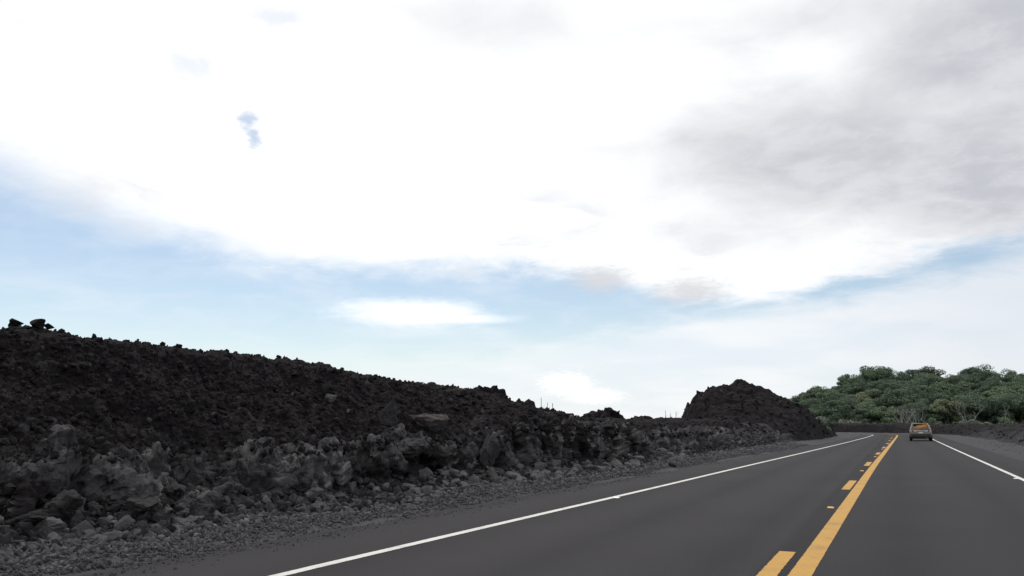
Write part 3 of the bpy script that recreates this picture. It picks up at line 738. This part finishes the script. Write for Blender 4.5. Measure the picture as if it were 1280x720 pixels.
# the ones that stand out on the skyline and in front
def px_tree(px, ytop, Y, kind, hgt, label, v=0, sx=1.0):
    p = at(px, ytop, Y=Y); c = PROTO[kind][v]; h0 = max(q.co.z for q in c[0].vertices)
    e = tree(p[0], p[1], p[2]-hgt, kind, hgt/h0, r.uniform(0, 6), label, None, r, variant=v); e.scale = (hgt/h0*sx, hgt/h0*sx, hgt/h0); return e
px_tree(1094, 456, 238, 'dark', 8.5, 'dark round headed tree bulging above the hilltop skyline', 0, 1.1)
px_tree(1154, 457, 238, 'dark', 7.5, 'second dark domed tree on the skyline, above the road end', 1, 1.2)
px_tree(1224, 455, 230, 'dark', 9.0, 'tallest dark tree on the right of the wooded skyline', 2, 1.05)
px_tree(1182, 498, 174, 'pale', 4.6, 'pale yellowish green tree standing just right behind the car', 0, .95)
px_tree(1062, 497, 186, 'grey', 5.0, 'pale grey leaved tree low on the left of the hill', 0, .9)
px_tree(1275, 466, 232, 'dark', 8.0, 'dark tree at the far right end of the skyline', 1, 1.1)
px_tree(1008, 489, 232, 'mid', 5.0, 'small round tree on the left end of the hill skyline', 1, .9)
n = 0
for x in np.arange(-36, 33, 1.3):
    yy = 169.3+r.normal(0, 2.0)+max(0, (-x-15)*.1); kind = 'shrub' if r.random() < .6 else 'greyshrub'
    tree(x+r.normal(0, .5), yy, max(-.1, hill_z(x, yy)), kind, r.uniform(.75, 1.35), r.uniform(0, 6), 'low %s bush in the thicket along the foot of the wooded hill' % ('green' if kind == 'shrub' else 'grey green'), 'bushes along the foot of the hill', r, 'bush', 'bush')
for (px, ytop, Y, lab, stems, hw) in ((1126, 507, 169, 'bare whitish tree left of the car, first of the close pair', 4, 1.0), (1144, 506, 170, 'bare whitish tree with spreading twigs directly behind the car', 4, 1.0),
                                  (1208, 504, 170, 'bare pale tree forked like a Y to the right of the car', 3, .9), (1252, 506, 172, 'slim pale bare trunk near the right edge', 1, .4), (1135, 510, 171, 'bare whitish tree squeezed in behind the close pair', 3, .8)):
    tp = at(px, ytop, Y=Y); z0 = max(0., hill_z(tp[0], Y)); h = tp[2]-z0
    e = empty('bare_tree', (tp[0], tp[1], z0-.1)); tag(e, lab, 'bare tree')
    rs = np.random.default_rng(int(px)); mb = MB(); mt = MB(); ends = []
    for k in range(stems):
        a = 6.28*k/max(stems, 1)+rs.uniform(-.3, .3); lean = rs.uniform(.2, .5)*hw
        p1 = (.25*math.cos(a)*hw, .25*math.sin(a)*hw, 0); p2 = (lean*h*.35*math.cos(a), lean*h*.35*math.sin(a), h*.34); p3 = (lean*h*.7*math.cos(a), lean*h*.6*math.sin(a), h*.6)
        mt.tube([p1, p2, p3], [.13, .095, .06], 6)
        for q in range(3):
            d = (math.cos(a)*.4+rs.normal(0, .4), math.sin(a)*.4+rs.normal(0, .4), 1)
            branch(mb, p3 if q < 2 else p2, d, h*.2, .05, 2, rs, .5, .35, 4)
    mt.build('trunk', M_PALEBARK, e); mb.build('crown', M_PALEBARK, e)

# ------------------------------------------------------------------ road studs
M_STUDW = simple('white_stud_plastic', (.7, .7, .68), .4); M_STUDY = simple('amber_stud_plastic', (.62, .38, .1), .4)
def stud(x, y, label, col, group):
    mb = MB(); a, b, h = .055, .05, .02
    mb.add([(-a, -b, 0), (a, -b, 0), (a, b, 0), (-a, b, 0), (-a*.75, -b*.45, h), (a*.75, -b*.45, h), (a*.75, b*.45, h), (-a*.75, b*.45, h)], [(4, 5, 6, 7), (0, 1, 5, 4), (1, 2, 6, 5), (2, 3, 7, 6), (3, 0, 4, 7), (0, 3, 2, 1)])
    o = mb.build('road_stud', col); o.location = (x, y, .008); tag(o, label, 'road stud', group); return o
for i, yy in enumerate((15.0, 27.2, 39.4, 51.6)):
    stud(yx(yy)-.22, yy, ('nearest', 'second nearest', 'third', 'farthest')[i]+' amber stud in the gap between centre dashes', M_STUDY, 'road studs down the centre line')
stud(-5.06, 15.25, 'white road stud beside the left edge line', M_STUDW, None)
stud(2.62, 25.1, 'white road stud beside the right edge line', M_STUDW, None)

# ------------------------------------------------------------------ the car ahead
M_PAINT = simple('dusty_tan_car_paint', (.215, .192, .165), .38, metal=.5, var=.03, coat=.4)
M_TRIM = simple('black_plastic_trim', (.018, .018, .019), .55)
M_TYRE = simple('tyre_rubber', (.014, .014, .014), .85, spec=.3)
M_RIM = simple('alloy_rim', (.45, .45, .46), .3, metal=.9)
M_RED = simple('red_lamp_lens', (.14, .012, .012), .25)
M_CLEAR = simple('headlamp_lens', (.7, .7, .72), .15)
M_PLATE = simple('pale_number_plate', (.55, .55, .53), .5)
M_SEAT = simple('dark_seat_cloth', (.03, .03, .033), .9)
M_CLOTH = simple('orange_cloth', (.80, .30, .04), .8, var=.3, scale=5)
gm, gt, gb = material('tinted_glass')
gl = gt.node('ShaderNodeBsdfGlossy'); gl.inputs['Roughness'].default_value = .04
trn = gt.node('ShaderNodeBsdfTransparent'); trn.inputs[0].default_value = (.80, .82, .80, 1)
fr = gt.node('ShaderNodeFresnel'); mx = gt.node('ShaderNodeMixShader')
gt.l.new(fr.outputs[0], mx.inputs[0]); gt.l.new(trn.outputs[0], mx.inputs[1]); gt.l.new(gl.outputs[0], mx.inputs[2])
gt.l.new(mx.outputs[0], gm.node_tree.nodes['Material Output'].inputs[0]); M_GLASS = gm

def car(loc):
    root = empty('car', loc); tag(root, 'dusty grey-tan hatchback driving away in the right lane, seen from behind', 'car')
    # rear at y=0, nose at y=4.25; half width .87
    st = [  # y, half width at sill, half width at belt, floor z, belt z, corner
        (0.00, .74, .78, .42, .80), (.05, .80, .83, .36, .93), (.18, .84, .86, .30, .99), (.55, .865, .865, .25, .985), (1.3, .875, .865, .22, .965), (2.2, .875, .86, .22, .945), (3.0, .87, .85, .22, .93),
        (3.35, .865, .82, .24, .90), (3.8, .85, .78, .26, .82), (4.12, .78, .70, .30, .70), (4.25, .66, .60, .36, .58)]
    rings = []
    for y, ws, wb, zf, zb in st:
        m = (zf+zb)/2
        pts = [(ws*.86, zf), (ws, zf+.07), (max(ws, wb)+.012, m), (max(ws, wb), zb-.10), (wb-.02, zb-.02), (wb-.10, zb)]
        rings.append([(x, y, z) for x, z in pts]+[(-x, y, z) for x, z in pts[::-1]])
    mb = MB(); n = len(rings[0])
    fs = [(i*n+k, (i+1)*n+k, (i+1)*n+(k+1) % n, i*n+(k+1) % n) for i in range(len(rings)-1) for k in range(n)]
    fs += [tuple(range(n)), tuple((len(rings)-1)*n+k for k in range(n))[::-1]]
    mb.add([p for q in rings for p in q], fs)
    # roof panel and pillars stand on the belt line
    zr = 1.47
    roof = [(-.56, .42, zr), (.56, .42, zr), (.60, 1.1, zr+.03), (.58, 1.9, zr+.02), (.54, 2.15, zr-.03), (-.54, 2.15, zr-.03), (-.58, 1.9, zr+.02), (-.60, 1.1, zr+.03)]
    mb.add(roof+[(x, y, z+.045) for x, y, z in roof], [tuple(range(8))[::-1], tuple(range(8, 16))]+[(i, (i+1) % 8, 8+(i+1) % 8, 8+i) for i in range(8)])
    for s in (-1, 1):
        for a, b, w in (((.78*s, .16, .96), (.57*s, .46, zr+.03), .075), ((.79*s, .80, .95), (.60*s, .95, zr+.03), .05), ((.80*s, 1.75, .93), (.60*s, 1.68, zr+.03), .045), ((.77*s, 2.95, .90), (.55*s, 2.13, zr+.0), .045)):
            mb.tube([a, b], [w, w*.85], 6)
    mb.box((0, .34, zr+.02), (1.06, .22, .035))          # roof spoiler
    body = mb.build('body', M_PAINT, root, smooth=False, bevel=.012)
    def pane(q, name='window', t=.006):
        m = MB(); m.slab(q, t); return m.build(name, M_GLASS, root)
    pane([(-.70, .155, .985), (.70, .155, .985), (.53, .43, zr-.005), (-.53, .43, zr-.005)], 'rear_window')
    pane([(.69, 2.93, .93), (-.69, 2.93, .93), (-.50, 2.17, zr-.03), (.50, 2.17, zr-.03)], 'windscreen')
    for s in (-1, 1):
        for y0, y1, t0, t1 in ((.85, 1.71, 1.0, 1.65), (1.80, 2.86, 1.72, 2.12), (.27, .77, .52, .92)):
            q = [(.79*s, y0, .955), (.79*s, y1, .935), (.595*s, t1, zr), (.595*s, t0, zr)]; pane(q if s > 0 else q[::-1])
    m = MB(); m.box((0, -.035, .50), (1.52, .12, .26)); m.box((0, .02, .35), (1.44, .16, .12)); bp = m.build('bumper', M_TRIM, root, bevel=.03)
    m = MB(); m.box((0, -.100, .49), (.9, .012, .05)); m.build('reflector', M_RED, bp)
    m = MB(); m.box((0, -.012, .72), (.34, .03, .13)); m.build('number_plate', M_PLATE, root, bevel=.005)
    m = MB(); m.box((0, .012, .835), (.62, .035, .03)); m.build('tailgate_handle', M_TRIM, root)
    for s in (-1, 1):
        m = MB(); m.add([(.54*s, .0, .78), (.80*s, .035, .76), (.835*s, .14, .80), (.80*s, .13, .97), (.66*s, .05, .965), (.56*s, .02, .90)] + [(.54*s, .12, .78), (.76*s, .2, .76), (.79*s, .26, .80), (.76*s, .26, .96), (.66*s, .2, .95), (.56*s, .14, .90)],
                        [tuple(range(6)), tuple(range(6, 12))[::-1]]+[(i, (i+1) % 6, 6+(i+1) % 6, 6+i) for i in range(6)])
        o = m.build('tail_light', M_RED, root); o.location.y = -.022
        m = MB(); m.box((.60*s, 4.10, .66), (.26, .16, .11)); m.build('headlight', M_CLEAR, root, bevel=.02)
        m = MB(); m.box((.93*s, 2.72, 1.0), (.19, .10, .13)); m.tube([(.80*s, 2.74, .95), (.90*s, 2.72, .98)], [.025, .025], 6); m.build('mirror', M_TRIM, root, bevel=.02)
        for y in (1.35, 2.45):
            m = MB(); m.box((.878*s, y, .80), (.025, .2, .03)); m.build('door_handle', M_PAINT, root)
    m = MB(); m.box((0, .225, zr+.0), (.30, .02, .025)); m.build('brake_light', M_RED, root)
    m = MB(); m.tube([(0, .118, 1.0), (.34, .155, 1.05)], [.012, .007], 5); m.build('wiper', M_TRIM, root)
    m = MB(); m.tube([(.45, -.05, .27), (.45, .5, .27)], [.032, .032], 8); m.build('exhaust_pipe', M_RIM, root)
    m = MB(); m.box((0, 4.235, .43), (1.2, .06, .18)); m.build('grille', M_TRIM, root, bevel=.02)
    m = MB(); m.box((0, 2.1, .235), (1.5, 3.3, .08)); m.build('underbody', M_TRIM, root)
    for y in (.62, 3.42):
        for s in (-1, 1):
            w = MB(); R, hw = .325, .105; prof = [(.20, -hw*.8), (.30, -hw), (R, -hw*.75), (R, hw*.75), (.30, hw), (.20, hw*.8)]; k = 28
            vs = [(x, rr*math.cos(6.2832*i/k), rr*math.sin(6.2832*i/k)) for i in range(k) for rr, x in prof]; np_ = len(prof)
            w.add(vs, [(i*np_+j, i*np_+(j+1) % np_, ((i+1) % k)*np_+(j+1) % np_, ((i+1) % k)*np_+j) for i in range(k) for j in range(np_)])
            we = bpy.data.objects.new('wheel', None); link(we, root); we.location = (.785*s, y, R)
            w.build('tyre', M_TYRE, we, smooth=True)
            q = MB()
            q.add([(.055*s, .21*math.cos(6.2832*i/k), .21*math.sin(6.2832*i/k)) for i in range(k)]+[(.0, .21*math.cos(6.2832*i/k), .21*math.sin(6.2832*i/k)) for i in range(k)], [tuple(range(k, 2*k))]+[(i, (i+1) % k, k+(i+1) % k, k+i) for i in range(k)])
            for i in range(5):
                a = 6.2832*i/5; q.tube([(.05*s, 0, 0), (.06*s, .2*math.cos(a), .2*math.sin(a))], [.035, .025], 5)
            q.build('rim', M_RIM, we)
    for x in (-.38, .38):
        m = MB(); m.box((x, 1.95, .92), (.46, .14, .5)); m.box((x, 1.93, 1.26), (.26, .1, .17)); m.build('seat', M_SEAT, root, bevel=.04)
    m = MB(); m.box((0, 1.0, .99), (1.2, .14, .14)); m.build('seat', M_SEAT, root, bevel=.04)
    return root
CX, CY = 1.52, 79.5
car((CX, CY, 0.0))
V, F = ico(4); D = V.copy()
V = V*np.array([.60, .18, .23])*(1+.22*fbm(D*2.2, 3, 5))[:, None]; V[:, 0] += .06*np.sin(D[:, 2]*3)
o = obj('cloth_bundle', np_mesh('cloth_bundle', V, F, smooth=True), M_CLOTH); o.location = (CX+.08, CY+.47, 1.22); o.rotation_euler = (0, -.12, 0)
tag(o, 'orange cloth bundle piled inside behind the car rear window', 'bundle')

# ------------------------------------------------------------------ sky
W = bpy.data.worlds.new('World'); SC.world = W; W.use_nodes = True
t = NT(W.node_tree); W.node_tree.nodes.clear()
SUN_AZ, SUN_EL = -48.0, 58.0       # degrees from +Y towards +X, and up
STR = .10
sky = t.node('ShaderNodeTexSky', sky_type='NISHITA', sun_disc=False); sky.sun_elevation = rad(SUN_EL); sky.sun_rotation = rad(SUN_AZ)
sky.air_density = 1.0; sky.dust_density = .4; sky.ozone_density = 1.0
dirv = t.vm('NORMALIZE', t.node('ShaderNodeTexCoord').outputs['Generated'])
sp = t.node('ShaderNodeSeparateXYZ'); t.l.new(dirv, sp.inputs[0]); dx, dy, dz = sp.outputs
az = t.m('MULTIPLY', t.m('ARCTAN2', dx, dy), 180/math.pi); el = t.m('MULTIPLY', t.m('ARCSINE', dz), 180/math.pi)
den = t.m('ADD', t.m('MAXIMUM', dz, 0.0), .16)
cb = t.node('ShaderNodeCombineXYZ'); t.put(cb.inputs[0], t.m('DIVIDE', dx, den)); t.put(cb.inputs[1], t.m('DIVIDE', dy, den)); pc = cb.outputs[0]
nA = t.noise(pc, 1.1, 7, .55, .25); nB = t.noise(pc, 3.2, 8, .6, .4); nC = t.noise(pc, .55, 5, .5); nD = t.noise(pc, 7.0, 7, .62, .3); nE = t.noise(pc, 26.0, 5, .6, .5)
AZ0, AZ1, ELM = -62.0, 14.0, 40.0
def curve(pts):
    nd = t.node('ShaderNodeFloatCurve'); c = nd.mapping.curves[0]
    P = sorted(((a-AZ0)/(AZ1-AZ0), e/ELM) for a, e in (azel(*p) for p in pts))
    P = [(min(max(x, 0), 1), min(max(y, 0), 1)) for x, y in P]
    c.points[0].location = P[0]; c.points[1].location = P[-1]
    for p in P[1:-1]: c.points.new(*p)
    nd.mapping.update(); t.put(nd.inputs['Value'], t.mapr(az, AZ0, AZ1, 0, 1)); return t.m('MULTIPLY', nd.outputs[0], ELM)
E1 = curve([(-60, 190), (0, 222), (60, 245), (130, 278), (200, 302), (330, 330), (500, 343), (640, 340), (760, 352), (850, 374), (960, 374), (1060, 350), (1150, 326), (1280, 296), (1400, 270)])
E2 = curve([(-60, 470), (100, 460), (300, 436), (450, 440), (640, 425), (780, 408), (900, 388), (1000, 381), (1100, 362), (1200, 340), (1280, 318), (1400, 270)])
px = 1/17.0                                             # degrees per photo pixel, roughly
edge_n = t.m('ADD', t.m('MULTIPLY', t.m('SUBTRACT', nB, .5), 3.2), t.m('MULTIPLY', t.m('SUBTRACT', nD, .5), 1.5))
e1 = t.m('ADD', t.m('SUBTRACT', el, E1), edge_n)
softL = t.mapr(az, -58, -22, 3.0, 1.1)
main = t.m('SMOOTH_MIN', t.ss(e1, t.m('MULTIPLY', softL, -.5), softL), 1.0, .0)
low = t.ss(t.m('ADD', t.m('SUBTRACT', E2, el), t.m('MULTIPLY', edge_n, .8)), t.mapr(az, -30, -8, -1.2, -.9), t.mapr(az, -30, -8, 3.2, 1.1))
low = t.m('MULTIPLY', low, t.mapr(nA, .3, .75, .72, 1.0))
def blob(x, y, wx, wy, amp, soft=.7, nz=None):
    a0, e0 = azel(x, y); a1, _ = azel(x+wx, y); _, e2 = azel(x, y-wy)
    u = t.m('DIVIDE', t.m('SUBTRACT', az, a0), a1-a0); v = t.m('DIVIDE', t.m('SUBTRACT', el, e0), e2-e0)
    r2 = t.m('SQRT', t.m('ADD', t.m('MULTIPLY', u, u), t.m('MULTIPLY', v, v)))
    return t.ss(t.m('ADD', r2, t.m('MULTIPLY', t.m('SUBTRACT', nD if nz is None else nz, .5), amp)), 1.0+soft*.35, 1.0-soft)
lens_ = t.m('MAXIMUM', blob(515, 391, 104, 20, 1.0, .75), t.m('MULTIPLY', blob(560, 398, 90, 8, .6, .8), .9))
lens2 = t.m('MULTIPLY', blob(520, 415, 120, 12, .9, .9), .5)
cum = t.m('MAXIMUM', blob(708, 480, 38, 17, 1.5, .5, nE), blob(742, 495, 44, 12, 1.5, .6, nE))
scud = t.m('MAXIMUM', blob(752, 348, 44, 20, 1.4, .9, nE), blob(864, 363, 56, 19, 1.4, .9, nE))
hole = t.m('MAXIMUM', t.m('MAXIMUM', blob(310, 152, 13, 12, 2.6, .9, nE), blob(317, 172, 9, 14, 2.6, .9, nE)), t.m('MULTIPLY', t.m('MAXIMUM', blob(240, 84, 34, 20, 2.4, .9, nE), blob(345, 22, 36, 14, 2.4, .9, nE)), .35))
main = t.m('MULTIPLY', main, t.m('SUBTRACT', 1.0, t.m('MULTIPLY', hole, .75)))
# grey underside of the deck: to the right and at the top
def puff(x, y, wx, wy, amp):
    a0, e0 = azel(x, y); a1, _ = azel(x+wx, y); _, e2 = azel(x, y-wy)
    u = t.m('DIVIDE', t.m('SUBTRACT', az, a0), a1-a0); v = t.m('DIVIDE', t.m('SUBTRACT', el, e0), e2-e0)
    return t.m('MULTIPLY', t.m('EXPONENT', t.m('MULTIPLY', t.m('ADD', t.m('MULTIPLY', u, u), t.m('MULTIPLY', v, v)), -1.0)), amp)
gz = None
for q in ((1080, 190, 230, 105, .85), (1290, 30, 230, 85, .95), (1270, 235, 130, 45, .55), (900, 215, 120, 60, .35), (600, 25, 150, 50, .42), (960, 25, 190, 40, .35), (930, 85, 90, 26, -.35), (1190, 125, 90, 30, -.35), (1500, 200, 400, 300, .9), (740, 185, 120, 12, .25), (700, 45, 330, 90, .12), (960, 130, 300, 170, .14), (900, 300, 150, 26, .2)):
    p = puff(*q); gz = p if gz is None else t.m('ADD', gz, p)
grey = t.ss(t.m('ADD', gz, t.m('ADD', t.m('MULTIPLY', t.m('SUBTRACT', nA, .5), .6), t.m('MULTIPLY', t.m('SUBTRACT', nB, .5), 1.0))), .05, 1.15)
s = 1/STR
def K(c, g=1.0): return tuple(v*s*g for v in c)
fold = t.ss(t.m('ADD', t.m('MULTIPLY', nB, .6), t.m('MULTIPLY', nD, .4)), .42, .62)     # billows
white = t.mix(t.m('MULTIPLY', t.ss(nA, .46, .70), t.ss(nB, .44, .62)), K((1.06, 1.07, 1.08)), K((.84, .86, .90)))
cloud = t.mix(grey, white, t.mix(fold, K((.57, .585, .63)), K((.72, .735, .775))))
lowc = t.mix(t.ss(nA, .35, .7), K((.84, .90, .97)), K((.97, .985, 1.0)))
rightlow = t.m('MULTIPLY', t.ss(az, -12, 8), .6)
lowc = t.mix(rightlow, lowc, K((.80, .82, .87)))
skyc = t.node('ShaderNodeMix', data_type='RGBA', blend_type='MULTIPLY'); skyc.inputs[0].default_value = 1
t.l.new(sky.outputs[0], skyc.inputs[6]); skyc.inputs[7].default_value = (1.14, 1.12, 1.08, 1)
veil = t.mix(t.m('ADD', .13, t.m('MULTIPLY', t.ss(nB, .35, .8), .28)), skyc.outputs[2], K((.90, .95, 1.02)))
c = t.mix(low, veil, lowc)
c = t.mix(t.m('MULTIPLY', lens2, .8), c, K((.93, .97, 1.0)))
c = t.mix(lens_, c, K((1.1, 1.12, 1.14)))
c = t.mix(t.m('MULTIPLY', cum, .85), c, K((1.08, 1.07, 1.06)))
c = t.mix(main, c, cloud)
c = t.mix(t.m('MULTIPLY', scud, .85), c, K((.72, .72, .745)))
bg = t.node('ShaderNodeBackground'); bg.inputs[1].default_value = STR; t.l.new(c, bg.inputs[0])
out = t.node('ShaderNodeOutputWorld'); t.l.new(bg.outputs[0], out.inputs[0])

L = bpy.data.lights.new('sun', 'SUN'); L.energy = 1.5; L.angle = rad(10); L.color = (1.0, .955, .89)
so = bpy.data.objects.new('sun', L); link(so)
sd = Vector((math.sin(rad(SUN_AZ))*math.cos(rad(SUN_EL)), math.cos(rad(SUN_AZ))*math.cos(rad(SUN_EL)), math.sin(rad(SUN_EL))))
so.rotation_euler = sd.to_track_quat('Z', 'Y').to_euler(); so.location = (0, 0, 60)

# ------------------------------------------------------------------ camera and view
cam = bpy.data.cameras.new('camera'); cam.sensor_width = 36; cam.lens = 36*FPX/1280; cam.clip_start = .05; cam.clip_end = 20000
co = bpy.data.objects.new('camera', cam); link(co)
Mx = Matrix.Identity(4)
for i in range(3): Mx[i][0], Mx[i][1], Mx[i][2], Mx[i][3] = CR[i], CU[i], -CF[i], (0, 0, CAMH)[i]
co.matrix_world = Mx; SC.camera = co
SC.view_settings.view_transform = 'Standard'; SC.view_settings.look = 'None'; SC.view_settings.exposure = 0; SC.view_settings.gamma = 1
SC.cycles.max_bounces = 5; SC.cycles.transparent_max_bounces = 8
print('trees', cnt)
